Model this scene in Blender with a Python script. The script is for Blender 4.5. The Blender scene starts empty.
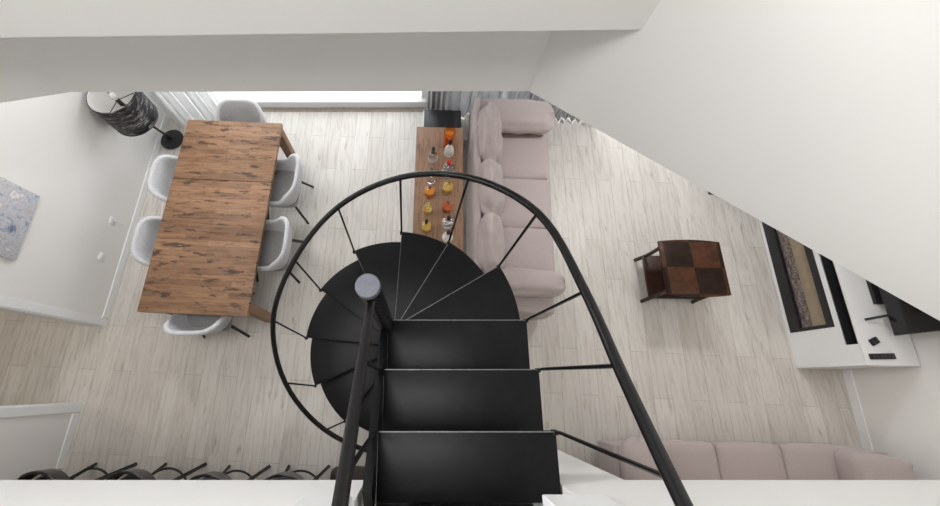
import bpy, bmesh, math, random
from mathutils import Vector, Matrix, noise
random.seed(7)
C = bpy.context.scene.collection
PI = math.pi
R = math.radians

# ------------------------------------------------------------------ materials
def newmat(name):
    m = bpy.data.materials.new(name); m.use_nodes = True
    nt = m.node_tree
    b = nt.nodes['Principled BSDF']
    return m, nt, b
def setc(b, col, rough=.5, metal=0, spec=.5):
    b.inputs['Base Color'].default_value = (*col, 1)
    b.inputs['Roughness'].default_value = rough
    b.inputs['Metallic'].default_value = metal
    b.inputs['Specular IOR Level'].default_value = spec
def nd(nt, t, **kw):
    n = nt.nodes.new(t)
    for k, v in kw.items():
        if k in n.inputs: n.inputs[k].default_value = v
        else: setattr(n, k, v)
    return n
def ramp(nt, stops):
    r = nt.nodes.new('ShaderNodeValToRGB')
    el = r.color_ramp.elements
    while len(el) < len(stops): el.new(.5)
    for e, (p, c) in zip(el, stops):
        e.position = p; e.color = (*c, 1) if len(c) == 3 else c
    return r
def mapped(nt, scale=(1,1,1), rot=(0,0,0), loc=(0,0,0)):
    tc = nt.nodes.new('ShaderNodeTexCoord')
    mp = nt.nodes.new('ShaderNodeMapping')
    mp.inputs['Scale'].default_value = scale
    mp.inputs['Rotation'].default_value = rot
    mp.inputs['Location'].default_value = loc
    nt.links.new(tc.outputs['Object'], mp.inputs['Vector'])
    return mp.outputs['Vector']
def plain(name, col, rough=.5, metal=0, spec=.5, var=.04, scale=30, bump=0, bscale=200):
    m, nt, b = newmat(name)
    setc(b, col, rough, metal, spec)
    v = mapped(nt)
    n = nd(nt, 'ShaderNodeTexNoise', Scale=scale, Detail=4.0)
    nt.links.new(v, n.inputs['Vector'])
    lo = tuple(max(0, c*(1-var)) for c in col); hi = tuple(min(1, c*(1+var)) for c in col)
    r = ramp(nt, [(.3, lo), (.7, hi)])
    nt.links.new(n.outputs['Fac'], r.inputs['Fac'])
    nt.links.new(r.outputs['Color'], b.inputs['Base Color'])
    if bump:
        n2 = nd(nt, 'ShaderNodeTexNoise', Scale=bscale, Detail=3.0)
        nt.links.new(v, n2.inputs['Vector'])
        bp = nd(nt, 'ShaderNodeBump', Strength=bump, Distance=.004)
        nt.links.new(n2.outputs['Fac'], bp.inputs['Height'])
        nt.links.new(bp.outputs['Normal'], b.inputs['Normal'])
    return m
def mixc(nt, a, bb, fac, mode='MIX'):
    n = nt.nodes.new('ShaderNodeMix'); n.data_type = 'RGBA'; n.blend_type = mode
    for sock, val in ((n.inputs[6], a), (n.inputs[7], bb), (n.inputs[0], fac)):
        if hasattr(val, 'is_output'): nt.links.new(val, sock)
        elif isinstance(val, tuple): sock.default_value = (*val, 1)
        else: sock.default_value = val
    return n.outputs[2]

def floor_mat():
    m, nt, b = newmat('pale_oak_laminate')
    setc(b, (.5,.45,.4), .42, 0, .35)
    rz = R(90+2.8)
    v = mapped(nt, rot=(0,0,rz))
    br = nd(nt, 'ShaderNodeTexBrick', Scale=1.0)
    br.inputs['Brick Width'].default_value = 1.28; br.inputs['Row Height'].default_value = .192
    br.inputs['Mortar Size'].default_value = .0022; br.inputs['Mortar Smooth'].default_value = .3
    br.inputs['Color1'].default_value = (.60,.565,.52,1); br.inputs['Color2'].default_value = (.67,.64,.60,1)
    br.inputs['Mortar'].default_value = (.40,.36,.315,1); br.offset = .37
    nt.links.new(v, br.inputs['Vector'])
    v2 = mapped(nt, scale=(14,1.2,1), rot=(0,0,R(2.8)))
    g = nd(nt, 'ShaderNodeTexNoise', Scale=2.2, Detail=6.0, Roughness=.65, Distortion=.6)
    nt.links.new(v2, g.inputs['Vector'])
    gr = ramp(nt, [(.3, (.71,.69,.665)), (.52, (.97,.965,.955)), (.75, (1.0,.99,.98))])
    nt.links.new(g.outputs['Fac'], gr.inputs['Fac'])
    c1 = mixc(nt, br.outputs['Color'], gr.outputs['Color'], .9, 'MULTIPLY')
    v3 = mapped(nt, scale=(9,2.2,1), rot=(0,0,R(2.8)))
    k = nd(nt, 'ShaderNodeTexNoise', Scale=1.7, Detail=2.0, Roughness=.5)
    nt.links.new(v3, k.inputs['Vector'])
    kr = ramp(nt, [(.655, (0,0,0)), (.80, (.9,.9,.9))])
    nt.links.new(k.outputs['Fac'], kr.inputs['Fac'])
    c2 = mixc(nt, c1, (.36,.30,.245), kr.outputs['Color'])
    nt.links.new(c2, b.inputs['Base Color'])
    return m
def table_mat(name, cols, staves=(.42,.075), rot=0, dark=.62):
    m, nt, b = newmat(name)
    setc(b, cols[0], .5, 0, .3)
    v = mapped(nt, rot=(0,0,rot))
    br = nd(nt, 'ShaderNodeTexBrick', Scale=1.0)
    br.inputs['Brick Width'].default_value = staves[0]; br.inputs['Row Height'].default_value = staves[1]
    br.inputs['Mortar Size'].default_value = .0012
    br.inputs['Color1'].default_value = (*cols[0],1); br.inputs['Color2'].default_value = (*cols[1],1)
    br.inputs['Mortar'].default_value = (*[c*.45 for c in cols[0]],1); br.offset = .43
    nt.links.new(v, br.inputs['Vector'])
    v2 = mapped(nt, scale=(16,1.6,1) if rot else (1.6,16,1))
    g = nd(nt, 'ShaderNodeTexNoise', Scale=3.0, Detail=7.0, Roughness=.7, Distortion=.5)
    nt.links.new(v2, g.inputs['Vector'])
    gr = ramp(nt, [(.34,(.36,.33,.31)), (.5,(.9,.89,.88)), (.68,(1.0,1.0,1.0))])
    nt.links.new(g.outputs['Fac'], gr.inputs['Fac'])
    c1 = mixc(nt, br.outputs['Color'], gr.outputs['Color'], .85, 'MULTIPLY')
    v3 = mapped(nt, scale=(13,3.2,1) if rot else (3.2,13,1))
    k = nd(nt, 'ShaderNodeTexNoise', Scale=1.6, Detail=5.0, Roughness=.62)
    nt.links.new(v3, k.inputs['Vector'])
    kr = ramp(nt, [(dark,(0,0,0)), (dark+.07,(.85,.85,.85))])
    nt.links.new(k.outputs['Fac'], kr.inputs['Fac'])
    c2 = mixc(nt, c1, (.045,.03,.025), kr.outputs['Color'])
    nt.links.new(c2, b.inputs['Base Color'])
    return m
def fabric(name, col, col2, scale=55, weave=900):
    m, nt, b = newmat(name)
    setc(b, col, .92, 0, .15)
    v = mapped(nt)
    n = nd(nt, 'ShaderNodeTexNoise', Scale=scale, Detail=6.0, Roughness=.7)
    nt.links.new(v, n.inputs['Vector'])
    r = ramp(nt, [(.35, col2), (.65, col)])
    nt.links.new(n.outputs['Fac'], r.inputs['Fac'])
    nt.links.new(r.outputs['Color'], b.inputs['Base Color'])
    n2 = nd(nt, 'ShaderNodeTexNoise', Scale=weave, Detail=2.0)
    nt.links.new(v, n2.inputs['Vector'])
    n3 = nd(nt, 'ShaderNodeTexNoise', Scale=14.0, Detail=3.0)
    nt.links.new(v, n3.inputs['Vector'])
    ad = nd(nt, 'ShaderNodeMath', operation='ADD')
    nt.links.new(n2.outputs['Fac'], ad.inputs[0]); nt.links.new(n3.outputs['Fac'], ad.inputs[1])
    bp = nd(nt, 'ShaderNodeBump', Strength=.25, Distance=.01)
    nt.links.new(ad.outputs[0], bp.inputs['Height'])
    nt.links.new(bp.outputs['Normal'], b.inputs['Normal'])
    b.inputs['Sheen Weight'].default_value = .3
    return m
def glass(name, col=(1,1,1), rough=.02, ior=1.45):
    m, nt, b = newmat(name)
    setc(b, col, rough)
    b.inputs['Transmission Weight'].default_value = 1
    b.inputs['IOR'].default_value = ior
    return m

M = {}
M['floor'] = floor_mat()
M['wall'] = plain('warm_white_paint', (.80,.785,.765), .75, 0, .25, .012, 3, .02, 300)
M['upper_wall'] = plain('white_wall_paint', (.81,.80,.78), .75, 0, .25, .010, 2, .02, 300)
M['trim'] = plain('white_trim_lacquer', (.84,.845,.85), .4, 0, .4, .01, 6)
M['table'] = table_mat('rustic_brown_planks', [(.36,.205,.118), (.235,.13,.074)], (.55,.058), 0, .56)
M['table_leg'] = table_mat('brown_timber_leg', [(.30,.17,.09), (.25,.135,.07)], (2,.3), R(90), .75)
M['console'] = table_mat('mid_brown_console_planks', [(.34,.20,.125), (.28,.16,.10)], (1.4,.17), R(90), .72)
M['pink'] = fabric('dusty_pink_linen', (.475,.403,.387), (.445,.375,.36))
M['greyfab'] = fabric('pale_grey_upholstery', (.62,.625,.64), (.52,.525,.54))
M['greyseat'] = fabric('mid_grey_seat_fabric', (.31,.305,.30), (.26,.255,.25))
M['black'] = plain('satin_black_painted_steel', (.0045,.0045,.005), .26, 0, .4, .15, 25)
M['tread'] = plain('black_tread_paint', (.0048,.0048,.0054), .42, 0, .22, .25, 18, .12, 60)
M['cap'] = plain('worn_blue_grey_metal_cap', (.115,.125,.15), .5, .0, .5, .12, 40)
M['blackplastic'] = plain('black_plastic', (.012,.012,.014), .3, 0, .5, .1, 20)
M['mattblack'] = plain('matt_black_metal', (.02,.02,.021), .55, 0, .4, .1, 30)
M['leather'] = plain('dark_brown_leather', (.035,.024,.022), .45, 0, .4, .2, 30, .1, 80)
M['curtain'] = plain('white_curtain_cloth', (.92,.915,.91), .9, 0, .1, .03, 30)
M['greycurtain'] = plain('grey_curtain_cloth', (.40,.39,.395), .9, 0, .1, .05, 30)
M['whitelac'] = plain('white_lacquer_board', (.80,.80,.80), .28, 0, .45, .01, 5)
M['mahogany'] = plain('dark_mahogany', (.045,.019,.012), .38, 0, .3, .35, 12)
M['screen'] = plain('black_screen_glass', (.006,.006,.007), .12, 0, .5, .05, 10)
M['paper'] = plain('white_shade_lining', (.80,.79,.77), .8, 0, .2, .01, 10)
M['glass'] = glass('clear_glass')
M['pane'] = glass('window_glass', (1,1,1), 0, 1.02)
M['amber'] = glass('amber_glass', (.95,.50,.14), .05)
M['gold'] = glass('pale_yellow_glass', (.94,.86,.60), .04)
M['orangeliq'] = plain('orange_liqueur', (.75,.27,.02), .25, 0, .5, .1, 30)
M['redliq'] = plain('red_orange_liqueur', (.62,.11,.015), .25, 0, .5, .1, 30)
M['goldliq'] = plain('golden_liqueur', (.72,.50,.15), .2, 0, .5, .1, 30)
M['milk'] = plain('frosted_white_glass', (.74,.73,.68), .2, 0, .5, .03, 20)
M['wine'] = plain('dusky_purple_glass', (.20,.13,.14), .15, 0, .5, .2, 40)
M['red'] = plain('red_plastic_cap', (.55,.02,.02), .35, 0, .5, .05, 20)
M['label'] = plain('pale_paper_label', (.66,.65,.62), .7, 0, .3, .2, 60)
M['steel'] = plain('brushed_steel', (.55,.55,.55), .35, .9, .5, .05, 30)
M['edge'] = plain('pale_grey_edge', (.20,.20,.205), .4, .3, .5, .3, 60)  # paler grey for the thin strips along the upper tread nosings

for k_ in ('curtain', 'greycurtain'):
    nt_ = M[k_].node_tree; b_ = nt_.nodes['Principled BSDF']
    tr_ = nd(nt_, 'ShaderNodeBsdfTranslucent'); tr_.inputs['Color'].default_value = (.8,.8,.79,1)
    mx_ = nt_.nodes.new('ShaderNodeMixShader'); mx_.inputs[0].default_value = .70 if k_ == 'curtain' else .08
    nt_.links.new(b_.outputs[0], mx_.inputs[1]); nt_.links.new(tr_.outputs[0], mx_.inputs[2]); nt_.links.new(mx_.outputs[0], nt_.nodes['Material Output'].inputs['Surface'])
def checker_top():
    m, nt, b = newmat('walnut_quarter_veneer')
    setc(b, (.1,.05,.03), .42, 0, .14)
    v = mapped(nt)
    ck = nd(nt, 'ShaderNodeTexChecker', Scale=1.0)
    mp = mapped(nt, scale=(3.6,3.6,3.6), loc=(0,0,.5))
    nt.links.new(mp, ck.inputs['Vector'])
    ck.inputs['Color2'].default_value = (.075,.030,.016,1); ck.inputs['Color1'].default_value = (.022,.0115,.0075,1)
    n = nd(nt, 'ShaderNodeTexNoise', Scale=9.0, Detail=6.0, Distortion=1.5)
    nt.links.new(v, n.inputs['Vector'])
    r = ramp(nt, [(.3,(.6,.6,.6)), (.7,(1.25,1.25,1.25))])
    nt.links.new(n.outputs['Fac'], r.inputs['Fac'])
    nt.links.new(mixc(nt, ck.outputs['Color'], r.outputs['Color'], 1.0, 'MULTIPLY'), b.inputs['Base Color'])
    return m
M['veneer'] = checker_top()
def shade_mat():
    m, nt, b = newmat('black_and_silver_streaked_shade')
    setc(b, (.1,.1,.1), .6)
    v = mapped(nt, scale=(2.6,2.6,17))
    n = nd(nt, 'ShaderNodeTexNoise', Scale=3.5, Detail=5.0, Roughness=.7, Distortion=1.0)
    nt.links.new(v, n.inputs['Vector'])
    r = ramp(nt, [(.47,(.012,.012,.014)), (.53,(.07,.07,.075)), (.60,(.55,.55,.55))])
    nt.links.new(n.outputs['Fac'], r.inputs['Fac'])
    nt.links.new(r.outputs['Color'], b.inputs['Base Color'])
    tr = nd(nt, 'ShaderNodeBsdfTranslucent'); tr.inputs['Color'].default_value = (.34,.33,.36,1)
    mx = nt.nodes.new('ShaderNodeMixShader'); mx.inputs[0].default_value = .35
    nt.links.new(b.outputs[0], mx.inputs[1]); nt.links.new(tr.outputs[0], mx.inputs[2]); nt.links.new(mx.outputs[0], nt.nodes['Material Output'].inputs['Surface'])
    return m
M['shade'] = shade_mat()
def art_mat():
    m, nt, b = newmat('pale_blue_grey_abstract_paint')
    setc(b, (.6,.6,.62), .7)
    v = mapped(nt, rot=(0,.6,.3))
    n = nd(nt, 'ShaderNodeTexNoise', Scale=5.0, Detail=10.0, Roughness=.78, Distortion=1.6)
    nt.links.new(v, n.inputs['Vector'])
    r = ramp(nt, [(.36,(.12,.16,.27)), (.44,(.38,.42,.52)), (.50,(.66,.67,.70)), (.56,(.46,.44,.45)), (.62,(.80,.80,.81))])
    nt.links.new(n.outputs['Fac'], r.inputs['Fac'])
    nt.links.new(r.outputs['Color'], b.inputs['Base Color'])
    return m
M['art'] = art_mat()
def pebble_mat():
    m, nt, b = newmat('brown_glass_pebbles')
    setc(b, (.2,.15,.12), .35)
    v = mapped(nt)
    n = nd(nt, 'ShaderNodeTexVoronoi', Scale=45.0)
    nt.links.new(v, n.inputs['Vector'])
    r = ramp(nt, [(.0,(.46,.40,.37)), (.5,(.25,.20,.18)), (1,(.09,.07,.06))])
    nt.links.new(n.outputs['Distance'], r.inputs['Fac'])
    nt.links.new(r.outputs['Color'], b.inputs['Base Color'])
    bp = nd(nt, 'ShaderNodeBump', Strength=.8, Distance=.02)
    nt.links.new(n.outputs['Distance'], bp.inputs['Height']); nt.links.new(bp.outputs['Normal'], b.inputs['Normal'])
    return m
M['embers'] = pebble_mat()
M['firepanel'] = plain('tan_brown_fire_panel', (.36,.29,.20), .5, 0, .3, .12, 14)

# ------------------------------------------------------------------ mesh helpers
def obj(name, bm, mat, parent=None, sharp=40):
    bmesh.ops.recalc_face_normals(bm, faces=bm.faces)
    me = bpy.data.meshes.new(name)
    bm.to_mesh(me); bm.free()
    for p in me.polygons: p.use_smooth = True
    me.set_sharp_from_angle(angle=R(sharp))
    me.materials.append(mat)
    o = bpy.data.objects.new(name, me); C.objects.link(o)
    if parent: o.parent = parent
    return o
def B(): return bmesh.new()
def xform(bm, verts, mtx): bmesh.ops.transform(bm, matrix=mtx, verts=verts)
def box(bm, x0, x1, y0, y1, z0, z1, bev=0, seg=2):
    t = bmesh.new() if bev else bm
    vs = [t.verts.new((x, y, z)) for x in (x0, x1) for y in (y0, y1) for z in (z0, z1)]
    for f in ((0,1,3,2),(4,6,7,5),(0,4,5,1),(2,3,7,6),(0,2,6,4),(1,5,7,3)): t.faces.new([vs[i] for i in f])
    if bev:
        bmesh.ops.recalc_face_normals(t, faces=t.faces)
        bmesh.ops.bevel(t, geom=t.edges[:], offset=bev, segments=seg, profile=.5, affect='EDGES')
        merge(bm, t)
    return vs if not bev else None
def merge(bm, t, mtx=None):
    if mtx is not None: bmesh.ops.transform(t, matrix=mtx, verts=t.verts)
    me = bpy.data.meshes.new('tmp'); t.to_mesh(me); t.free()
    bm.from_mesh(me); bpy.data.meshes.remove(me)
def prism(bm, pts, z0, z1, bev=0):
    t = bmesh.new()
    lo = [t.verts.new((p[0], p[1], z0)) for p in pts]; hi = [t.verts.new((p[0], p[1], z1)) for p in pts]
    t.faces.new(lo[::-1]); t.faces.new(hi)
    n = len(pts)
    for i in range(n): t.faces.new((lo[i], lo[(i+1)%n], hi[(i+1)%n], hi[i]))
    bmesh.ops.recalc_face_normals(t, faces=t.faces)
    if bev:
        es = [e for e in t.edges if len(e.link_faces) == 2 and e.calc_face_angle(0) > .6]
        bmesh.ops.bevel(t, geom=es, offset=bev, segments=2, profile=.5, affect='EDGES')
    merge(bm, t)
def tube(bm, pts, r, n=10, cap=True, closed=False, flat=None):
    pts = [Vector(p) for p in pts]; N = len(pts)
    rings = []; up = None
    for i in range(N):
        if closed: d = pts[(i+1)%N] - pts[i-1]
        else: d = pts[min(i+1, N-1)] - pts[max(i-1, 0)]
        d.normalize()
        if up is None:
            up = Vector((0,0,1)) if abs(d.z) < .9 else Vector((1,0,0))
        a = d.cross(up); a.normalize(); up = a.cross(d); up.normalize()
        rr = r(i/(N-1)) if callable(r) else r
        ru, ra = (rr, rr) if flat is None else (flat[1], flat[0])
        rings.append([bm.verts.new(pts[i] + a*ra*math.cos(2*PI*k/n) + up*ru*math.sin(2*PI*k/n)) for k in range(n)])
    M_ = N if closed else N-1
    for i in range(M_):
        A, Bq = rings[i], rings[(i+1) % N]
        for k in range(n): bm.faces.new((A[k], A[(k+1)%n], Bq[(k+1)%n], Bq[k]))
    if cap and not closed:
        bm.faces.new(rings[0][::-1]); bm.faces.new(rings[-1])
def bar(bm, p, q, w, h, up=(0,0,1)):
    p, q = Vector(p), Vector(q); d = (q-p).normalized(); u = Vector(up)
    a = d.cross(u).normalized(); u = a.cross(d).normalized()
    vs = []
    for c in (p, q):
        for s, t in ((-1,-1),(1,-1),(1,1),(-1,1)): vs.append(bm.verts.new(c + a*s*w/2 + u*t*h/2))
    for f in ((3,2,1,0),(4,5,6,7),(0,1,5,4),(1,2,6,5),(2,3,7,6),(3,0,4,7)): bm.faces.new([vs[i] for i in f])
def lathe(bm, prof, n=24, cx=0, cy=0, sx=1, sy=1):
    rings = []
    for r, z in prof:
        if r < 1e-6: rings.append([bm.verts.new((cx, cy, z))])
        else: rings.append([bm.verts.new((cx+r*sx*math.cos(2*PI*k/n), cy+r*sy*math.sin(2*PI*k/n), z)) for k in range(n)])
    for A, D in zip(rings, rings[1:]):
        for k in range(n):
            a, b_ = A[k % len(A)], A[(k+1) % len(A)]; c, d = D[(k+1) % len(D)], D[k % len(D)]
            f = [v for i, v in enumerate((a, b_, c, d)) if v not in (a, b_, c, d)[:i]]
            if len(f) > 2: bm.faces.new(f)
def rbox(bm, c, s, r, n=10, puff=0, wr=0, seed=0, wrs=6, mtx=None):
    """cushion: a rounded box with centre c and full size s, swollen by puff and creased by wr"""
    t = bmesh.new()
    bmesh.ops.create_cube(t, size=2)
    bmesh.ops.subdivide_edges(t, edges=t.edges[:], cuts=n, use_grid_fill=True)
    h = Vector(s)/2
    rr = min(r, *h)
    for v in t.verts:
        u = v.co.copy()
        p = Vector((u.x*h.x, u.y*h.y, u.z*h.z))
        q = Vector([max(-h[i]+rr, min(h[i]-rr, p[i])) for i in range(3)])
        d = p - q
        if d.length > 1e-9: p = q + d.normalized()*rr
        a = [1-u[i]**2 for i in range(3)]
        p.x += u.x*puff*a[1]*a[2]*.6; p.y += u.y*puff*a[0]*a[2]*.6; p.z += u.z*puff*a[0]*a[1]
        if wr:
            w = Vector((p.x*wrs + seed*3.1, p.y*wrs, p.z*wrs))
            nn = noise.noise(w) + .5*noise.noise(w*2.3)
            p += (p - Vector((0,0,0))).normalized()*nn*wr
        v.co = p + Vector(c)
    merge(bm, t, mtx)
def thing(name, label, cat, loc=(0,0,0), rz=0, group=None):
    o = bpy.data.objects.new(name, None); C.objects.link(o)
    o.empty_display_size = .1
    o.location = loc; o.rotation_euler = (0,0,rz)
    return tag(o, label, cat, group)
def tag(o, label, cat, group=None):
    o['label'] = label; o['category'] = cat
    if group: o['group'] = group
    return o
def struct(name, bm, mat, parent=None, sharp=4):
    o = obj(name, bm, mat, parent, sharp)
    if parent is None: o['kind'] = 'structure'
    return o
def dup(root, loc, rz, label, group=None):
    r = root.copy(); C.objects.link(r); r.location = loc; r.rotation_euler = (0,0,rz)
    r['label'] = label
    if group: r['group'] = group
    for ch in list(root.children):
        c = ch.copy(); C.objects.link(c); c.parent = r
        for g in list(ch.children):
            d = g.copy(); C.objects.link(d); d.parent = c
    return r

# ------------------------------------------------------------------ the setting
H = 4.5                                        # camera height over the lower floor
SL = .0614                                     # the side walls run slightly off square
def xl(y): return -3.553 + SL*(y+.779)         # face of the left wall
def xr(y): return 4.575 + .05*(y-.17)          # face of the right wall
YN = 3.56                                      # face of the window wall
ZC, ZL = 2.6, 2.925                            # lower ceiling, landing level
YS = -.374                                     # edge of the landing slab
D = Vector((math.sin(R(2.8)), math.cos(R(2.8)), 0))

bm = B(); box(bm, -6.2, 5.0, -3.3, 3.72, -.1, 0); struct('floor', bm, M['floor'])

def wallseg(bm, f, y0, y1, z0, z1, t):
    prism(bm, [(f(y0), y0), (f(y1), y1), (f(y1)+t, y1), (f(y0)+t, y0)], z0, z1)
DA, DB = .64, -.185                            # edges of the doorway in the left wall
bm = B()
wallseg(bm, xl, DA, YN+.15, 0, 3.3, -.11); wallseg(bm, xl, -.779, DB, 0, 3.3, -.11)
wallseg(bm, xl, DB, DA, 2.07, 3.3, -.11)
struct('wall_left', bm, M['wall'])
bm = B(); wallseg(bm, xr, -3.3, YN+.15, 0, ZC, .12); struct('wall_right', bm, M['wall'])
# window wall: solid piers and head round two wide openings
W1, W2 = (-3.3, .13), (.25, 2.55)
bm = B()
for a, b_ in ((-3.5, W1[0]), (W1[1], W2[0]), (W2[1], 4.9)): box(bm, a, b_, YN, YN+.15, 0, ZC)
for a, b_ in (W1, W2): box(bm, a, b_, YN, YN+.15, 2.35, ZC)
struct('wall_back', bm, M['wall'])
bm = B(); box(bm, -6.2, 4.9, -3.42, -3.3, 0, ZC); struct('wall_front', bm, M['wall'])
bm = B(); box(bm, -6.3, -6.2, -3.3, 3.7, 0, ZC); struct('wall_hall', bm, M['wall'])
for i, (a, b_) in enumerate((W1, W2)):
    bm = B()
    box(bm, a, b_, YN-.03, YN+.13, 0, .115, .006); box(bm, a, b_, YN+.02, YN+.12, 2.27, 2.35)
    nmul = 1
    for k in range(nmul+1):
        x = a + (b_-a)*k/nmul
        x = min(max(x, a+.035), b_-.035)
        box(bm, x-.035, x+.035, YN+.03, YN+.11, .1, 2.27)
    w = struct('window_%d' % (i+1), bm, M['trim'])
    bm = B(); box(bm, a+.02, b_-.02, YN+.065, YN+.071, .095, 2.275); obj('window_pane', bm, M['pane'], w)
bm = B(); box(bm, W1[0], W1[1], YN-.095, YN-.031, 0, .004, .001); struct('trim_6', bm, plain('brown_floor_strip', (.33,.285,.235), .5, 0, .3, .15, 20))  # flat brown-grey strip on the floor at the foot of the window frame
# outside the glass: a pale paved terrace
bm = B(); box(bm, -7, 8, 3.72, 9, -.25, -.06); struct('terrace_ground', bm, plain('pale_terrace_paving', (.72,.71,.69), .8, 0, .2, .06, 4))
# baseboards
def baseb(name, f, y0, y1, s, h=.085):
    bm = B(); prism(bm, [(f(y0), y0), (f(y1), y1), (f(y1)+s*.016, y1), (f(y0)+s*.016, y0)], 0, h, .004); struct(name, bm, M['trim'])
baseb('baseboard_left', xl, DA+.075, YN, 1); baseb('baseboard_entry', xl, -.779, DB-.075, 1); baseb('baseboard_right', xr, -3.3, YN, -1, .09)
# door lining and casing of the doorway
def casing(name, ya, yb, jy):
    bm = B()
    prism(bm, [(xl(ya), ya), (xl(yb), yb), (xl(yb)+.018, yb), (xl(ya)+.018, ya)], 0, 2.12, .003)
    prism(bm, [(xl(jy)-.115, jy-.012), (xl(jy)+.002, jy-.012), (xl(jy)+.002, jy+.012), (xl(jy)-.115, jy+.012)], 0, 2.07, .002)
    return struct(name, bm, M['trim'])
casing('trim_1', DA-.01, DA+.07, DA-.01)
c2 = casing('trim_2', DB-.07, DB+.01, DB+.01)
bm = B(); box(bm, xl(DB)-.075, xl(DB)-.045, DB+.021, DB+.0245, .92, 1.06, .001); obj('strike_plate', bm, M['steel'], c2)
bm = B(); wallseg(bm, lambda y: xl(y)+.018, DB-.07, DA+.07, 2.05, 2.13, -.02); struct('trim_3', bm, M['trim'])

# upper floor slab round the void
F2L, F2R = (-1.977, 1.60), (.648, 1.606)
RD = Vector((2.465-.648, .295-1.606)).normalized()
RE = (F2R[0]+RD.x*2.75, F2R[1]+RD.y*2.75)
LE = (-3.48, 1.60-(3.48-1.977)*.196)
bm = B(); prism(bm, [F2L, F2R, RE, (4.75, RE[1]), (4.75, 3.71), (-3.5, 3.71), LE], ZC, ZL+.05)
struct('ceiling_slab', bm, M['upper_wall'])
bm = B(); box(bm, -6.3, -3.67, YS+.001, 3.71, ZC, ZL); struct('ceiling_hall', bm, M['upper_wall'])
# diagonal wall on the right of the void
nrm = Vector((-RD.y, RD.x))
P0, P1 = Vector(F2R)-nrm*.004, Vector(F2R)-nrm*.004+RD*3.4
bm = B(); prism(bm, [P0, P1, P1+nrm*.14, P0+nrm*.14], ZC-.001, 5.2); struct('wall_diagonal', bm, M['upper_wall'])
# guard wall beyond the void, its lower edge over the slab edge
bm = B(); prism(bm, [(-4.2, 1.315), (.936, 1.398), (.70, 1.60), (.70, 1.95), (-4.2, 1.95)], 3.212, 3.75, 0); struct('wall_guard', bm, M['upper_wall'])
bm = B(); prism(bm, [(LE[0], LE[1]+.001), (F2L[0], F2L[1]+.001), (F2R[0], F2R[1]+.001), (.648, 1.9), (LE[0], 1.9)], ZL+.05, 3.23); struct('beam_guard', bm, M['upper_wall'])
# landing slab and its fascia, set back where the stair arrives
bm = B()
box(bm, -6.2, -.215, -3.3, YS, ZC, ZL); box(bm, .575, 4.75, -3.3, YS, ZC, ZL); box(bm, -.215, .575, -3.3, YS-.075, ZC, ZL)
box(bm, -.215, .575, YS-.075, YS, ZC, ZC+.03)
struct('slab_landing', bm, M['upper_wall'])
bm = B(); box(bm, -6.2, -.40, YS-.12, YS, ZL, 3.75); struct('wall_parapet', bm, M['upper_wall'])
bm = B(); box(bm, .66, 4.75, YS-.12, YS, ZL, 3.75); struct('wall_railing', bm, M['upper_wall'])
bm = B(); box(bm, -.397, -.225, YS-.3, YS+.014, ZL-.02, ZL+.19, .004); struct('trim_4', bm, M['trim'])
bm = B(); box(bm, .437, .657, YS-.3, YS+.014, ZL-.03, ZL+.19, .004); struct('trim_5', bm, M['trim'])
# stub wall under the landing beside the stair
bm = B(); box(bm, -.16, .872, YS-.14, YS-.001, 0, ZC); struct('wall_stub', bm, M['wall'])

# ------------------------------------------------------------------ spiral staircase
st = thing('spiral_staircase', 'black steel spiral staircase with curved handrail in the middle of the void', 'staircase', (0,0,0))
SC = Vector((-.170, .328)); RT = .785; STEP = 28.9
RISE = .225
def zt(i): return ZL - RISE*i
def ang(i): return R((i-3)*STEP + 1)
def tread_obj(pts, z):
    bm = B()
    prism(bm, pts, z-.012, z, .0025)
    # turned-down lips
    return bm
xr_ = {0: .553, 1: .571, 2: .590, 3: .612}
yf = {0: -.44, 1: -.176, 2: .078, 3: .352}
corner = {}
for i in (1, 2, 3):
    y1, y0 = yf[i], yf[i-1]-.03
    xa = -.160
    if i == 1: y0 = YS-.06
    pts = [(xa, y0), (xr_[i]-.004, y0), (xr_[i], y1), (xa, y1)]
    bm = tread_obj(pts, zt(i))
    bar(bm, (xa+.003, y1-.004, zt(i)-.024), (xr_[i]-.003, y1-.004, zt(i)-.024), .006, .036)
    bar(bm, (xr_[i]-.006, y0, zt(i)-.024), (xr_[i]-.004, y1, zt(i)-.024), .006, .036)
    tr = obj('tread', bm, M['tread'], st, 30)
    bm = B(); box(bm, xa+.004, xr_[i]-.004, y1-.0045, y1-.0008, zt(i)-.003, zt(i)+.0006); obj('nosing_edge', bm, M['edge'], tr)['label'] = 'thin pale grey nosing edge'
    corner[i] = Vector((xr_[i], y1, zt(i)))
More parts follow.
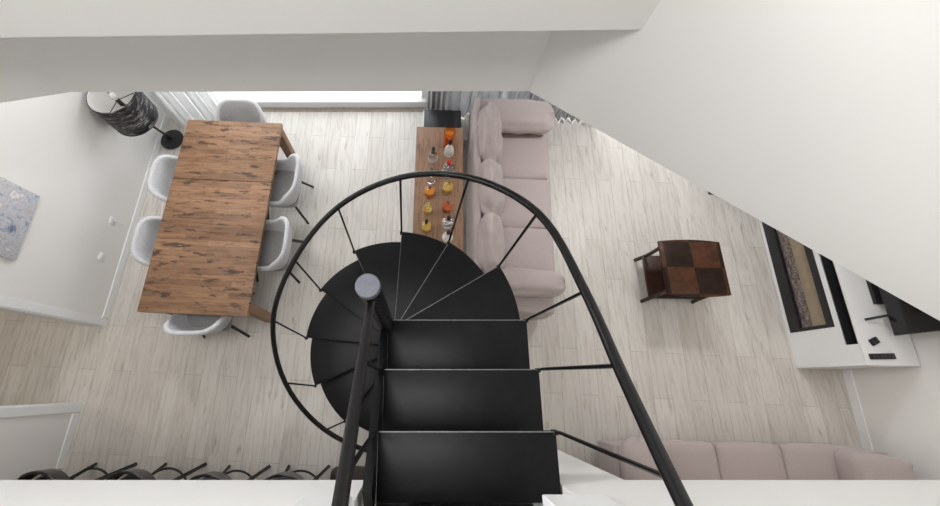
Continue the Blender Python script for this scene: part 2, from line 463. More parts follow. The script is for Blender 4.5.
# outer nosing corners (x, y) and the foot of the rail above them, tread 4 downwards
OUT = {4:(0.526, 0.735), 5:(0.226, 0.976), 6:(-0.121, 1.142), 7:(-0.519, 1.060), 8:(-0.829, 0.787), 9:(-0.978, 0.406), 10:(-0.921, 0.004), 11:(-0.675, -0.310), 12:(-.295, -.470)}
def polar(p): q = Vector(p)-SC; return math.atan2(q.y, q.x) % (2*PI), q.length
for i in range(4, 13):
    a1, rt_ = polar(OUT[i])
    ap = polar(OUT[i-1])[0] if i > 4 else 0
    a0 = ap - .04/rt_
    pts = []
    for k in range(13):
        a = a0+(a1-a0)*k/12
        pts.append((SC.x+rt_*math.cos(a), SC.y+rt_*math.sin(a)))
    pts += [(SC.x+.03*math.cos(a1), SC.y+.03*math.sin(a1)), (SC.x+.03*math.cos(ap)+.04*math.sin(ap), SC.y+.03*math.sin(ap)-.04*math.cos(ap))]
    bm = tread_obj(pts, zt(i))
    p, q = Vector((SC.x+.04*math.cos(a1), SC.y+.04*math.sin(a1), zt(i)-.024)), Vector((SC.x+(rt_-.004)*math.cos(a1), SC.y+(rt_-.004)*math.sin(a1), zt(i)-.024))
    off = Vector((math.sin(a1), -math.cos(a1), 0))*.004
    bar(bm, p+off, q+off, .006, .036)
    tr = obj('tread', bm, M['tread'], st, 30)
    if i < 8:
        n_ = off.normalized(); bm = B(); bar(bm, p+n_*.0026+Vector((0,0,.0228)), q+n_*.0026+Vector((0,0,.0228)), .0036 if i < 6 else .002, .0036); obj('nosing_edge', bm, M['edge'], tr)['label'] = 'thin pale grey nosing edge'
    corner[i] = Vector((*OUT[i], zt(i)))
# newel pole and its cap
bm = B(); tube(bm, [(SC.x, SC.y, 0), (SC.x, SC.y, 3.13)], .043, 24); obj('center_pole', bm, M['black'], st)
bm = B(); lathe(bm, [(0, 3.12), (.043, 3.12), (.0445, 3.124), (.0445, 3.146), (.041, 3.152), (0, 3.153)], 32, SC.x, SC.y); o = obj('pole_cap', bm, M['cap'], st); o['label'] = 'worn blue-grey metal cap'
# closed inner stringer beside the straight steps
bm = B()
bar(bm, (-.178, .29, zt(3)-.035), (-.178, -.405, zt(0)-.10), .034, .15)
obj('stringer', bm, M['black'], st)
# header plate with two bolts where the stair meets the landing
bm = B(); box(bm, -.16, .45, YS-.075, YS-.062, zt(1)-.02, ZL+.004, .001); o = obj('header_plate', bm, M['black'], st)
for x in (.012, .062):
    bm = B(); lathe(bm, [(0, 0), (.014, 0), (.014, .008), (.009, .012), (0, .013)], 6)
    bmesh.ops.transform(bm, matrix=Matrix.Translation((x, YS-.062, 2.79)) @ Matrix.Rotation(-PI/2, 4, 'X'), verts=bm.verts)
    obj('bolt', bm, M['steel'], o)
# outer handrail
HB = .770
RAILXY = {1: (0.578, -0.201), 2: (0.604, 0.058), 3: (0.630, 0.338), 4: (0.560, 0.763), 5: (0.280, 1.069), 6: (-0.101, 1.194), 7: (-0.514, 1.103), 8: (-0.832, 0.813), 9: (-1.014, 0.438), 10: (-0.955, 0.021), 11: (-0.691, -0.316), 12: (-0.303, -0.510)}
knots = [Vector((.548, -.50, ZL+HB+.05))] + [Vector((*RAILXY[i], zt(i)+HB)) for i in range(1, 13)] + [Vector((-.02, -.555, zt(13)+HB+.06))]
def catmull(K, n=6):
    out = []
    for i in range(len(K)-1):
        p0, p1, p2, p3 = K[max(i-1,0)], K[i], K[i+1], K[min(i+2,len(K)-1)]
        for k in range(n):
            t = k/n
            out.append(.5*((2*p1)+(p2-p0)*t+(2*p0-5*p1+4*p2-p3)*t*t+(3*p1-p0-3*p2+p3)*t**3))
    return out+[K[-1]]
dense = catmull(knots)
for _ in range(2): dense = [dense[0]] + [(dense[i-1]+2*dense[i]+dense[i+1])/4 for i in range(1, len(dense)-1)] + [dense[-1]]
bm = B(); tube(bm, dense, .0178, 14); obj('handrail', bm, M['black'], st)
# landing post carrying the rail's upper end
bm = B(); tube(bm, [(.548, -.5, ZL+HB+.05), (.548, -.5, ZL)], .0158, 12); obj('rail_post', bm, M['black'], st)
e = knots[-1]; bm = B(); tube(bm, [e, (e.x, e.y, 0)], .014, 12); obj('rail_post', bm, M['black'], st)
for i in range(1, 13):
    c = corner[i]
    top = Vector((*RAILXY[i], zt(i)+HB))
    bm = B(); tube(bm, [Vector((c.x-.004, c.y-.006, c.z-.03)), Vector((c.x+.002, c.y-.002, c.z+.05)), top+Vector((0,0,-.01))], .0075, 8)
    b_ = obj('baluster', bm, M['black'], st)
    bm = B(); box(bm, c.x-.012, c.x+.008, c.y-.016, c.y+.004, c.z-.035, c.z+.003, .002); obj('bracket', bm, M['black'], b_)
# inner handrail from the pole up over the straight steps
def irail(y): return Vector((-.166+.03*(.30-y), y, 3.055+1.045*(.30-y)))
bm = B(); tube(bm, [Vector((SC.x, .328, 3.06)), irail(.29), irail(0), irail(-.25), irail(-.55)], .0168, 14); obj('inner_handrail', bm, M['black'], st)
e = irail(-.55); bm = B(); tube(bm, [e, (e.x, e.y, ZL)], .0158, 12); obj('rail_post', bm, M['black'], st)
for y in (.072, -.18):
    bm = B(); tube(bm, [(-.178, y, zt(3)-.035+.757*(.29-y)+.05), irail(y)], .0075, 8); obj('baluster', bm, M['black'], st)

# ------------------------------------------------------------------ dining table and chairs
t = thing('dining_table', 'long rustic brown plank dining table with six grey chairs round it', 'table', (-2.052, 1.72, 0), R(-2.7))
bm = B(); box(bm, -.52, .52, .323, 1.046, .705, .75, .004); box(bm, -.52, .52, -.346, .3165, .705, .75, .003); box(bm, -.522, .518, -1.082, -.3475, .705, .75, .002)
obj('tabletop', bm, M['table'], t)
bm = B()
for s in (-1, 1): box(bm, s*.45-.012, s*.45+.012, -.95, .95, .645, .705); box(bm, -.44, .44, s*.96-.012, s*.96+.012, .645, .705)
obj('apron', bm, M['table_leg'], t)
for sx in (-1, 1):
    for sy in (-1, 1):
        bm = B(); x, y = sx*.465, sy*.985
        box(bm, x-.045, x+.045, y-.045, y+.045, 0, .705, .004); obj('leg', bm, M['table_leg'], t)

def make_chair(label):
    t = thing('dining_chair', label, 'chair', group='grey dining chairs round the table')
    # wrapping back and arms, swept along a rounded-square plan; front is +y
    bm = B(); NA = 40; rings = []
    def plan(a):
        ca, sa = math.cos(a), math.sin(a); n = 3.5
        return (abs(ca)**n + abs(sa)**n)**(-1/n)
    for k in range(NA+1):
        f = -1+2*k/NA; a = f*R(128) - PI/2
        back = max(0, 1-(abs(f)/.52)**4.5)
        ztop = .615 + .21*back - .06*max(0, abs(f)-.5)/.5
        if abs(f) > .9: ztop -= .05*(abs(f)-.9)/.1
        ring = []
        th = .044
        prof = []
        z0 = .405
        for j in range(6): prof.append((0, z0+(ztop-.018-z0)*j/5))
        prof += [(-.005, ztop-.006), (-th/2, ztop), (-th+.005, ztop-.006)]
        for j in range(5, -1, -1): prof.append((-th, z0+.03+(ztop-.018-z0-.03)*j/5))
        for off, z in prof:
            q = (z-.405)/.42
            rr = plan(a)*(.215+.05*min(1, q*2.4)+.012*q) + off
            lean = .055*q*back
            ring.append(bm.verts.new((rr*math.cos(a)*1.04, rr*math.sin(a)*.98-lean, z)))
        rings.append(ring)
    n = len(rings[0])
    for A, Q in zip(rings, rings[1:]):
        for j in range(n): bm.faces.new((A[j], A[(j+1)%n], Q[(j+1)%n], Q[j]))
    bm.faces.new(rings[0]); bm.faces.new(rings[-1][::-1])
    obj('backrest', bm, M['greyfab'], t, 60)
    bm = B(); rbox(bm, (0, .005, .435), (.46, .47, .085), .04, 8, .012, .002, 1); obj('seat', bm, M['greyseat'], t, 60)
    bm = B(); box(bm, -.09, .09, -.09, .09, .375, .395, .004); obj('seat_plate', bm, M['mattblack'], t)
    for sx in (-1, 1):
        for sy in (-1, 1):
            bm = B(); bar(bm, (sx*.07, sy*.07, .385), (sx*.15, sy*.15, .36), .026, .022); bar(bm, (sx*.145, sy*.145, .366), (sx*.248, sy*.242, 0), .026, .02); obj('leg', bm, M['mattblack'], t)
    return t
CH = [((-1.545, 2.115), 90, 'grey upholstered dining chair on the window-end of the table\'s stair side'),
      ((-1.585, 1.385), 90, 'grey upholstered dining chair nearest the spiral stair on the table\'s long side'),
      ((-2.44, 2.085), -90, 'grey dining chair on the wall side of the table, next to the lamp'),
      ((-2.455, 1.375), -90, 'grey dining chair on the wall side of the table, opposite the wall sockets'),
      ((-1.985, 2.69), 180, 'grey dining chair at the table head by the window'),
      ((-2.10, .755), 3, 'grey dining chair at the table head by the doorway')]
ch0 = make_chair(CH[0][2])
for k, ((x, y), rz, lab) in enumerate(CH):
    if k == 0: ch0.location = (x, y, 0); ch0.rotation_euler = (0,0,R(rz-2))
    else: dup(ch0, (x, y, 0), R(rz-2), lab)

# ------------------------------------------------------------------ sofas
def make_sofa(label):
    t = thing('sofa', label, 'sofa', group='dusty pink fabric sofas')
    m = M['pink']
    # local +x is the front, y along the length
    bm = B(); box(bm, -.40, .415, -1.2, 1.2, .07, .30, .02, 3); obj('base', bm, m, t, 50)
    bm = B(); rbox(bm, (-.405, -.05, .42), (.085, 2.36, .70), .035, 10, 0, 0); obj('back', bm, m, t, 60)
    for s in (-1, 1):
        bm = B(); rbox(bm, (-.01, s*1.085, .27), (.86, .32, .41), .035, 8, .0); a = obj('arm', bm, m, t, 60)
        bm = B(); yc = 1.03 if s > 0 else -.955; wd = .40 if s > 0 else .25; rbox(bm, (.035, yc, .56), (.88, wd, .18), .085, 14, .03, .016, s+2, 10); 
        # gathered pleats at the pad's front end
        for v in bm.verts:
            if v.co.x > .36:
                q = (v.co.x-.36)/.1; th = math.atan2(v.co.z-.56, v.co.y-yc)
                v.co.x += .012*math.sin(th*9)*q
        obj('arm_pad', bm, m, t, 60)
    for k in (-1, 0, 1):
        bm = B(); rbox(bm, (.135, k*.600, .375), (.63, .590, .15), .038, 10, .018, .004, k+5, 8); obj('seat_cushion', bm, m, t, 60)
        bm = B()
        yk, wk = ((-.60, .61), (0, .61), (.655, .72))[k+1]
        mt = Matrix.Translation((-.262, yk, .62)) @ Matrix.Rotation(R(-7), 4, 'Y')
        rbox(bm, (0, 0, 0), (.20, wk, .46), .10, 16, .085, .028, k+11, 10, mt); obj('back_cushion', bm, m, t, 60)
    for sx in (-.33, .34):
        for sy in (-1.1, 1.1):
            bm = B(); lathe(bm, [(0,0),(.018,0),(.024,.08),(0,.08)], 12, sx, sy); obj('leg', bm, M['mattblack'], t)
    return t
sf = make_sofa('dusty pink three-seat sofa beside the console table, its far arm by the window curtain')
sf.location = (1.033, 1.945, 0); sf.rotation_euler = (0,0,R(-2.75))
s2 = dup(sf, (3.03, -.955, 0), R(90-1.3), 'dusty pink sofa partly hidden under the landing edge, facing the room')

# the second sofa's far arm pad is folded outwards, its pleated end pointing sideways
pad = [c for c in s2.children if c.name.startswith('arm_pad') and max(v.co.y for v in c.data.vertices) < 0][0]
bm = B(); rbox(bm, (.13, -1.0, .53), (.60, .53, .22), .07, 16, .015, .010, 21, 9)
for v in bm.verts:
    v.co.x += .12*(v.co.y+.75)
    if v.co.y < -1.16:
        q = (-1.16-v.co.y)/.1; v.co.y -= .016*math.sin(math.atan2(v.co.z-.53, (v.co.x-.17)*.5)*11)*q
        v.co.z += .012*math.sin(v.co.x*60)*q
p2 = obj('arm_pad', bm, M['pink'], s2, 60)
bpy.data.objects.remove(pad)
# ------------------------------------------------------------------ console with bottles
ct = thing('console_table', 'brown wooden console table carrying two rows of bottles behind the sofa', 'table', (.222, 1.86, 0), R(-1.8))
bm = B(); box(bm, -.252, .252, -.83, .83, .70, .75, .004); obj('tabletop', bm, M['console'], ct)
for sx in (-1, 1):
    for sy in (-1, 1):
        bm = B(); box(bm, sx*.2-.03, sx*.2+.03, sy*.77-.03, sy*.77+.03, 0, .70, .003); obj('leg', bm, M['console'], ct)
bm = B(); box(bm, -.2, .2, -.75, .75, .16, .19, .003); obj('shelf', bm, M['console'], ct)

def bottle_part(prof, cx=0, cy=0, sx=1, sy=1, n=20):
    bm = B(); lathe(bm, prof, n, cx, cy, sx, sy); return bm
TZ = .7505
def bottle(x, y, h, r, body, liq, cap, label, kind='round', name='bottle', cat='bottle', fill=.55, flat=.85, lab=False, neck=True):
    t = thing(name, label, cat, (x, y, TZ), random.uniform(-.15, .15), 'bottles on the console table')
    h *= 1.28; r *= 1.10
    hb = h*.66
    if kind == 'round': prof = [(0,0),(r*.9,0),(r,.006),(r,hb*.75),(r*.8,hb*.93),(r*.3,hb*1.06),(r*.26,h*.86),(0,h*.86)]
    elif kind == 'oval': prof = [(0,0),(r*.6,0),(r*.85,hb*.2),(r,hb*.5),(r*.85,hb*.85),(r*.4,hb*1.1),(r*.24,hb*1.2),(r*.24,h*.87),(0,h*.87)]
    elif kind == 'globe': prof = [(0,0),(r*.6,0),(r*.93,r*.4),(r,r*.95),(r*.85,r*1.5),(r*.4,r*1.95),(r*.25,h*.82),(0,h*.82)]
    else: prof = [(0,0),(r*.97,0),(r,.005),(r,hb*.96),(r*.9,hb),(r*.28,hb*1.08),(r*.28,h*.86),(0,h*.86)]
    o = obj('body', bottle_part(prof, sy=flat), body, t, 60)
    if liq is not None:
        ins = [(0,.006)]
        for pr, pz in prof[1:-1]:
            if .004 < pz < hb*fill: ins.append((max(.002, pr-.004), pz))
        rr = next(pr for pr, pz in prof[1:] if pz >= hb*fill)-.004
        ins = [(0,.006), (prof[1][0]-.006, .006)] + ins[1:] + [(rr, hb*fill), (0, hb*fill)]
        obj('liquid', bottle_part(ins, sy=flat), liq, t, 60)
    if lab:
        obj('paper_label', bottle_part([(r*1.012, hb*.25), (r*1.012, hb*.62)], sy=flat), M['label'], t)
    obj('cap', bottle_part([(0,h*.85),(r*.36,h*.85),(r*.36,h*.985),(r*.3,h),(0,h)]), cap, t, 40)
    return t
G, K = M['glass'], M['blackplastic']
# row next to the window side of the table top, from the window towards the stair
bottle(.166, 2.262, .20, .046, G, None, K, 'clear glass bottle with a black cap, nearest the window in the left row', 'oval', lab=True)
bottle(.147, 2.03, .18, .045, G, None, K, 'clear round bottle with a black stopper just beyond the handrail in the left row', 'globe', flat=1)
bottle(.128, 1.865, .17, .044, G, M['orangeliq'], M['wine'], 'clear bottle of amber liquid with a dusky purple cap in the left row', 'square', fill=.6)
bottle(.105, 1.665, .20, .042, M['gold'], M['goldliq'], M['gold'], 'golden oval bottle without a dark cap in the left row', 'oval')
bottle(.090, 1.475, .20, .042, M['gold'], M['goldliq'], K, 'pale yellow bottle with black cap, closest to the stair in the left row', 'square', fill=.5)
# row next to the sofa
bottle(.335, 2.33, .21, .046, M['milk'], None, K, 'frosted pale bottle with black cap in front of the amber vase', 'oval', lab=True)
bottle(.320, 2.10, .21, .054, G, None, M['red'], 'clear square-shouldered bottle with a red cap', 'square', lab=True)
bottle(.312, 1.905, .18, .046, M['gold'], M['goldliq'], M['gold'], 'yellow-tinted bottle next to the red-capped one, towards the stair', 'square', fill=.6)
bottle(.305, 1.70, .18, .046, G, M['redliq'], M['wine'], 'clear bottle of orange-red liquid with a dark purple cap in the right row', 'round', fill=.55)
bottle(.303, 1.525, .18, .048, G, None, K, 'clear bottle with dark cap and pale label in the right row', 'square', lab=True)
bottle(.300, 1.385, .15, .052, M['milk'], None, K, 'round white frosted bottle closest to the stair in the right row', 'globe', flat=1)
v = thing('vase', 'tall amber glass candle vase at the window end of the console', 'vase', (.335, 2.455, TZ), 0)
obj('glass_cylinder', bottle_part([(0,0),(.052,0),(.056,.01),(.058,.26),(.054,.26),(.052,.014),(0,.012)]), M['amber'], v)
obj('candle', bottle_part([(0,.0125),(.047,.0125),(.047,.20),(0,.205)]), plain('orange_wax', (.80,.30,.06), .5, 0, .4, .05, 20), v)

# black box standing on the floor between console and curtain
bx = thing('floor_box', 'black-topped box standing on the floor between console and window curtain', 'box', (.30, 3.04, 0), R(-2))
bm = B(); box(bm, -.215, .222, -.2, .07, .03, .50, .006); obj('body', bm, M['blackplastic'], bx)
bm = B(); box(bm, -.226, -.2155, -.19, .06, .03, .49, .002); obj('side_panel', bm, M['trim'], bx)['label'] = 'white side panel'
for sx in (-.17, .17):
    for sy in (-.15, .03):
        bm = B(); lathe(bm, [(0,0),(.016,0),(.018,.03),(0,.03)], 10, sx, sy); obj('foot', bm, M['mattblack'], bx)

# ------------------------------------------------------------------ side table
sd = thing('side_table', 'small dark wood side table with quartered top and lower shelf', 'table', (2.832, 1.15, 0), R(-1))
bm = B(); pts = []
hw, hd, bow = .318, .282, .022
for k in range(9): u = -1+2*k/8; pts.append((u*hw, -hd-bow*(1-u*u)))
for k in range(9): u = 1-2*k/8; pts.append((u*hw, hd+bow*(1-u*u)))
prism(bm, pts, .525, .55, .004); obj('tabletop', bm, M['veneer'], sd)
bm = B(); box(bm, -.25, .25, -.235, -.215, .455, .525); box(bm, -.25, .25, .215, .235, .455, .525); box(bm, -.25, -.23, -.22, .22, .455, .525); box(bm, .23, .25, -.22, .22, .455, .525); obj('apron', bm, M['mahogany'], sd)
bm = B(); box(bm, -.295, .295, -.245, .245, .16, .18, .003); obj('shelf', bm, M['mahogany'], sd)
for sx in (-1, 1):
    for sy in (-1, 1):
        bm = B(); prev = None
        P = [Vector((sx*(.262+.05*abs(q/.5-.4)**2*1.2), sy*(.232+.03*abs(q/.5-.4)**2), .525-q)) for q in (0,.1,.2,.3,.4,.46,.525)]
        tube(bm, P, .017, 8, flat=(.022,.017)); obj('leg', bm, M['mahogany'], sd, 60)

# ------------------------------------------------------------------ television bench with fireplace
YB = .18; BL = 2.35
def loc_bench(): return (xr(YB)-.493, YB+.001, 0)
tvb = thing('tv_bench', 'white lacquered television bench with built-in fireplace along the right wall', 'cabinet', loc_bench(), R(-1.7))
# local: x 0 front .. .48 back, y 0 .. BL
bm = B()
box(bm, .03, .48, .01, BL-.01, .0, .06); box(bm, .30, .485, .02, BL-.02, .06, .69)
box(bm, .0, .485, 0.001, .02, 0, .694, .002); box(bm, .0, .485, BL-.02, BL-.001, 0, .694, .002)
box(bm, .0, .485, .0, BL, .694, .715, .002)
obj('body', bm, M['whitelac'], tvb)
oy0, oy1, oz0, oz1 = .37, BL-.37, .04, .53
sy0, sy1, sz0, sz1 = .19, BL-.19, .575, .69
bm = B()
box(bm, 0, .022, .02, BL-.02, 0, oz0); box(bm, 0, .022, .02, oy0, oz0, oz1); box(bm, 0, .022, oy1, BL-.02, oz0, oz1)
box(bm, 0, .022, .02, BL-.02, oz1, sz0); box(bm, 0, .022, .02, sy0, sz0, .694); box(bm, 0, .022, sy1, BL-.02, sz0, .694)
obj('front_panel', bm, M['whitelac'], tvb)
bm = B(); box(bm, .12, .13, sy0-.01, sy1+.01, sz0, .694); o = obj('open_shelf', bm, M['mattblack'], tvb)
bm = B(); box(bm, .012, .12, sy0, sy1, sz0-.008, sz0); obj('shelf_board', bm, M['mattblack'], o)
bm = B()
f = .035
box(bm, -.004, .03, oy0, oy1, oz0, oz0+.12); box(bm, -.004, .03, oy0, oy1, oz1-.075, oz1); box(bm, -.004, .03, oy0, oy0+f, oz0+.12, oz1-.075); box(bm, -.004, .03, oy1-f, oy1, oz0+.12, oz1-.075)
fp = obj('fireplace', bm, M['blackplastic'], tvb)
bm = B(); box(bm, .045, .085, oy0+.01, oy1-.01, oz0+.11, oz0+.185); obj('pebble_bed', bm, M['embers'], fp)
bm = B(); box(bm, .085, .10, oy0+.01, oy1-.01, oz0+.11, oz1-.05); obj('fire_panel', bm, M['firepanel'], fp)
# television
tv = thing('television', 'black flat-screen television standing on the white bench', 'television', (4.372, 1.06, .7155), R(-2.15))
bm = B(); box(bm, -.012, .022, -.625, .625, .075, .79, .004); obj('housing', bm, M['blackplastic'], tv)
bm = B(); box(bm, -.0145, -.0125, -.615, .615, .088, .78); obj('screen', bm, M['screen'], tv)
for s in (-1, 1):
    bm = B()
    bar(bm, (0, s*.44, .08), (-.155, s*.475, .008), .022, .014); bar(bm, (0, s*.44, .08), (.09, s*.475, .008), .022, .014)
    obj('foot', bm, M['mattblack'], tv)
bx = obj('set_top_box', B(), M['blackplastic'])
bm = bmesh.new(); box(bm, -.055, .055, -.13, .13, 0, .03, .004); bm.to_mesh(bx.data); bm.free()
bx.location = (4.395, .865, .7155); bx.rotation_euler = (0,0,R(-2)); tag(bx, 'flat black box lying on the bench in front of the television', 'set-top box')
def remote(x, y, rz, L, W, label, nb):
    t = thing('remote_control', label, 'remote control', (x, y, .7155), R(rz), 'remote controls on the bench')
    bm = B(); box(bm, -L/2, L/2, -W/2, W/2, 0, .02, .005); obj('body', bm, M['blackplastic'], t)
    gm = plain('dark_grey_button_rubber', (.06,.06,.065), .6, 0, .3, .05, 30)
    for k in range(nb):
        u = -L/2+L*(k+.8)/(nb+.6)
        bm = B(); box(bm, u-.008, u+.008, -W*.3, W*.3, .0195, .0225, .001); obj('button', bm, gm, t)
remote(4.237, .256, 1, .225, .052, 'long black remote control lying near the end of the bench', 6)
remote(4.212, .391, 25, .08, .06, 'short black remote control lying between the long remote and the television foot', 2)
# dark tall speaker beyond the bench, mostly hidden by the diagonal wall
sp = thing('floor_speaker', 'black object on the floor at the tip of the diagonal wall, mostly hidden', 'speaker', (3.76, 2.43, 0), R(-3))
bm = B(); box(bm, -.12, .12, -.16, .16, .03, .98, .006); obj('body', bm, M['blackplastic'], sp)
bm = B(); box(bm, -.15, .15, -.19, .19, 0, .03, .004); obj('plinth', bm, M['mattblack'], sp)

# ------------------------------------------------------------------ lamp, curtains, wall things
lm = thing('floor_lamp', 'black lamp with streaked drum shade in the corner by the white curtain', 'lamp', (-3.17, 3.03, 0))
bm = B(); lathe(bm, [(0,0),(.14,0),(.145,.006),(.145,.02),(.13,.03),(.03,.036),(0,.036)], 32); obj('base', bm, M['mattblack'], lm)
S = Vector((.115, -.26, 0))
bm = B(); tube(bm, [(0,0,.03), S*.5+Vector((0,0,.5)), S+Vector((0,0,1.12))], .013, 12); obj('pole', bm, M['mattblack'], lm)
zb, zt_ = .80, 1.19; rb, rt = .236, .238
bm = B(); lathe(bm, [(rb,zb),(rt,zt_),(rt-.006,zt_),(rb-.006,zb),(rb,zb)], 48, S.x, S.y); shd = obj('lamp_shade', bm, M['shade'], lm)
bm = B(); lathe(bm, [(rb-.0065,zb+.002),(rt-.0065,zt_-.002)], 48, S.x, S.y); obj('shade_lining', bm, M['paper'], shd)
bm = B()
for k in range(3):
    a = 2*PI*k/3+.4
    tube(bm, [S+Vector((0,0,1.09)), S+Vector(((rt-.006)*math.cos(a), (rt-.006)*math.sin(a), 1.12))], .004, 6)
lathe(bm, [(0,1.02),(.022,1.02),(.022,1.10),(0,1.10)], 14, S.x, S.y)
obj('fitter', bm, M['mattblack'], lm)
bm = B(); lathe(bm, [(0,1.10),(.014,1.105),(.03,1.135),(.032,1.155),(.02,1.18),(0,1.186)], 16, S.x, S.y); obj('bulb', bm, M['milk'], lm)

def curtain(name, label, cat, pts, amp, waves, mat, z0=.015, z1=2.5, th=.006):
    bm = B(); n = waves*10
    P = [Vector((*p, 0)) for p in pts]; nz = 12
    rows = []
    for k in range(n+1):
        u = k/n*(len(P)-1); i = min(int(u), len(P)-2); p = P[i].lerp(P[i+1], u-i)
        d = (P[i+1]-P[i]).normalized(); nn = Vector((-d.y, d.x, 0))
        ph = 2*PI*waves*k/n
        col = []
        for j in range(nz+1):
            f = j/nz; z = z0+(z1-z0)*f
            a = amp*(1-.25*f)*(1+.25*math.sin(k*.7))
            off = a*math.sin(ph + .35*math.sin(f*3+k*.05)) + .3*amp*math.sin(2.3*ph+1)*(1-f)
            col.append(p + nn*off + d*.25*amp*math.sin(2*ph) + Vector((0,0,z)))
        rows.append(col)
    V0 = [[bm.verts.new(q) for q in c] for c in rows]
    for a, b_ in zip(V0, V0[1:]):
        for j in range(nz): bm.faces.new((a[j], b_[j], b_[j+1], a[j+1]))
    o = obj(name, bm, mat, None, 80); tag(o, label, cat, 'floor-length curtains at the window wall'); return o
curtain('curtain', 'white floor-length curtain gathered in the corner behind the lamp', 'curtain', [(-3.27, 3.42), (-2.98, 3.22), (-2.48, 3.40)], .06, 9, M['curtain'])
curtain('curtain', 'pale grey curtain hanging behind the console table and black box', 'curtain', [(.14, 3.46), (.45, 3.40), (1.05, 3.42)], .05, 9, M['greycurtain'])
curtain('curtain', 'grey curtain with its folds showing past the end of the sofa', 'curtain', [(1.05, 3.42), (1.7, 3.37), (2.32, 3.29)], .05, 14, M['greycurtain'])

pc = thing('picture_canvas', 'pale blue and grey abstract canvas hanging on the left wall', 'picture', (xl(1.315)+.002, 1.315, 1.235), R(-3.51))
bm = B(); box(bm, 0, .03, -.30, .30, 0, .86, .003); obj('canvas', bm, M['art'], pc)
def socket(y, z, label):
    t = thing('wall_socket', label, 'socket', (xl(y), y, z), R(-3.51), 'sockets on the left wall')
    bm = B(); box(bm, 0, .012, -.042, .042, -.042, .042, .003); obj('plate', bm, M['trim'], t)
    bm = B(); box(bm, .012, .0145, -.028, .028, -.028, .028, .001); ins = obj('insert', bm, M['whitelac'], t)
    bm = B()
    for s in (-.01, .01): box(bm, .0142, .0149, s-.003, s+.003, -.003, .003)
    obj('pin_hole', bm, M['mattblack'], ins)
socket(1.745, .355, 'white wall socket nearer the window end of the left wall')
socket(1.329, .34, 'white wall socket nearer the doorway, below the picture')
bm = B(); y = 1.745
tube(bm, [(xl(y)+.016, y, .35), (xl(y)+.05, y-.0, .30), (xl(y)+.06, y, .06), (xl(y)+.09, y+.03, .006), (-3.20, y+.2, .006), (-3.1, y+.1, .006), (-3.12, 2.3, .006), (-3.2, 2.6, .006), (-3.18, 2.80, .006)], .004, 6)
o = obj('power_cord', bm, M['trim']); tag(o, 'thin white cord running from the wall socket along the floor to the lamp', 'cord')

# ------------------------------------------------------------------ bar stools under the landing edge
def make_stool(label):
    t = thing('bar_stool', label, 'stool', group='black bar stools in a row under the landing')
    bm = B(); lathe(bm, [(0,.72),(.195,.72),(.212,.735),(.212,.765),(.195,.782),(0,.79)], 32, 0, .05); obj('seat', bm, M['blackplastic'], t)
    bm = B(); n = 16; rows = []
    for k in range(n+1):
        a = R(78-80+160*k/n); e_ = 1-abs(-1+2*k/n)**4
        rows.append([bm.verts.new((r_*math.cos(a)+.02, r_*math.sin(a)+.075, z)) for r_, z in ((.225,.80),(.235,.80+.15*e_),(.228,.808+.15*e_),(.212,.80+.15*e_),(.205,.80))])
    for A, Q in zip(rows, rows[1:]):
        for j in range(5): bm.faces.new((A[j], A[(j+1)%5], Q[(j+1)%5], Q[j]))
    bm.faces.new(rows[0]); bm.faces.new(rows[-1][::-1])
    for k in (2, 14):
        p = rows[k]; c = (p[0].co+p[4].co)/2; tube(bm, [c+Vector((0,0,.01)), Vector((c.x*.8, c.y*.75, .74))], .011, 8)
    obj('backrest', bm, M['blackplastic'], t)
    for k in range(4):
        a = R(45+90*k)
        bm = B(); bar(bm, (.13*math.cos(a), .13*math.sin(a), .705), (.285*math.cos(a), .285*math.sin(a), 0), .028, .024, (math.cos(a), math.sin(a), 0)); obj('leg', bm, M['mattblack'], t)
    bm = B(); rr = .215
    tube(bm, [(rr*math.cos(2*PI*k/36), rr*math.sin(2*PI*k/36), .30) for k in range(36)], .010, 8, closed=True); obj('foot_ring', bm, M['mattblack'], t)
    return t
SX = [(-3.02, -.945, 'black bar stool farthest left in the row, by the end of the left wall'),
      (-2.32, -.945, 'second black bar stool from the left wall in the row'),
      (-1.68, -.965, 'third black bar stool from the left wall in the row'),
      (-1.085, -.965, 'black bar stool at the stair end of the row')]
s0 = make_stool(SX[0][2]); s0.location = (SX[0][0], SX[0][1], 0)
for x, y, lab in SX[1:]: dup(s0, (x, y, 0), 0, lab)
po = thing('leather_stool', 'dark brown padded stool peeking out under the landing beside the stair', 'stool', (-.60, -.88, 0))
bm = B(); rbox(bm, (0, 0, .40), (.36, .36, .12), .05, 8, .01); obj('seat', bm, M['leather'], po, 60)
for sx in (-1, 1):
    for sy in (-1, 1):
        bm = B(); bar(bm, (sx*.13, sy*.13, .35), (sx*.14, sy*.14, 0), .03, .03, (1,0,0)); obj('leg', bm, M['mattblack'], po)

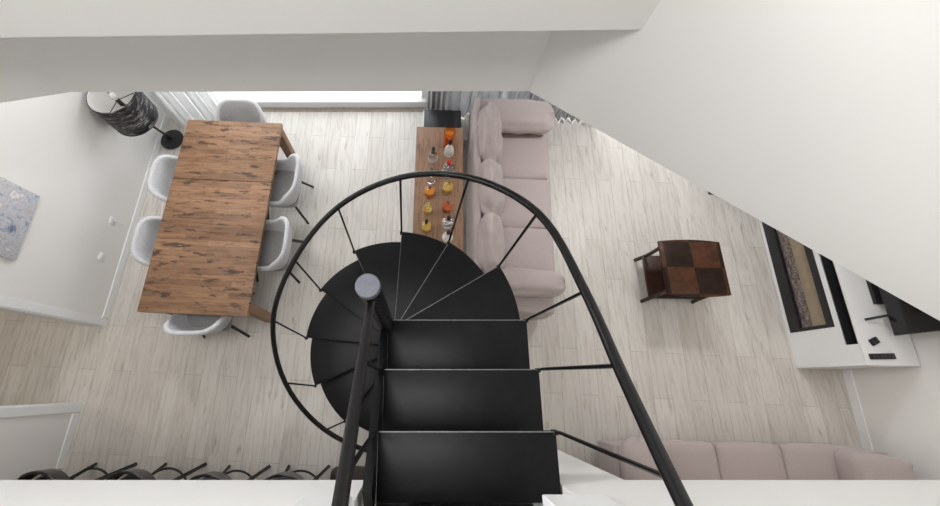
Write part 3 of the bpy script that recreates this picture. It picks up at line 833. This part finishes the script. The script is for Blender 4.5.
# ------------------------------------------------------------------ light
w = bpy.data.worlds.new('overcast_sky'); bpy.context.scene.world = w; w.use_nodes = True
nt = w.node_tree; bg = nt.nodes['Background']
bg.inputs['Color'].default_value = (1.0, .985, .965, 1); bg.inputs['Strength'].default_value = .43
def area(name, loc, rot, sx, sy, power, col=(1,1,1)):
    l = bpy.data.lights.new(name, 'AREA'); l.shape = 'RECTANGLE'; l.size = sx; l.size_y = sy; l.energy = power; l.color = col
    o = bpy.data.objects.new(name, l); C.objects.link(o); o.location = loc; o.rotation_euler = rot; return o
# daylight falling in through the two window openings
area('window_daylight', ((W1[0]+W1[1])/2, YN+.45, 1.35), (R(-68), 0, 0), 3.4, 2.3, 60, (.90,.95,1))
area('window_daylight', ((W2[0]+W2[1])/2, YN+.45, 1.35), (R(-68), 0, 0), 2.2, 2.3, 95, (.90,.95,1))
# unseen overhead light added to brighten the guard and diagonal walls
area('overhead_fill', (-1.0, .1, 6.5), (R(4), R(-12), 0), 2.4, 1.2, 80, (1,.99,.975))
area('unseen_west_light', (-5.3, 2.25, 5.0), (R(90-14), 0, R(-101)), 1.9, 1.6, 43, (1,.99,.975)).data.spread = R(62)  # unseen western source, placed to give the diagonal wall its shading gradient
# unseen fill lights added under the ceilings to brighten lower room and hall
for x, y, p, c in ((-2.3, 2.3, 12, (1,.985,.97)), (2.6, 2.7, 30, (.97,.985,1)), (-2.6, -1.2, 2, (1,.88,.74)), (3.7, .5, 6, (1,.97,.93)), (2.8, -1.2, 3.5, (1,.86,.70)), (-5.3, .5, 9, (1,.88,.74))):
    area('ceiling_fill', (x, y, 2.585), (0, 0, 0), .5, .5, p, c)

# ------------------------------------------------------------------ camera
cam = bpy.data.cameras.new('camera'); co = bpy.data.objects.new('camera', cam); C.objects.link(co)
co.location = (0, 0, H); co.rotation_euler = (R(18.29), 0, 0)
cam.sensor_width = 36; cam.sensor_fit = 'HORIZONTAL'; cam.lens = 402.46/940*36; cam.shift_x = 53/940
cam.clip_start = .05
sc = bpy.context.scene; sc.camera = co
sc.view_settings.view_transform = 'Standard'; sc.view_settings.look = 'None'; sc.view_settings.gamma = 1; sc.view_settings.use_curve_mapping = False
sc.view_settings.exposure = .33
sc.cycles.use_denoising = True
sc.cycles.max_bounces = 10; sc.cycles.diffuse_bounces = 6; sc.cycles.transparent_max_bounces = 12
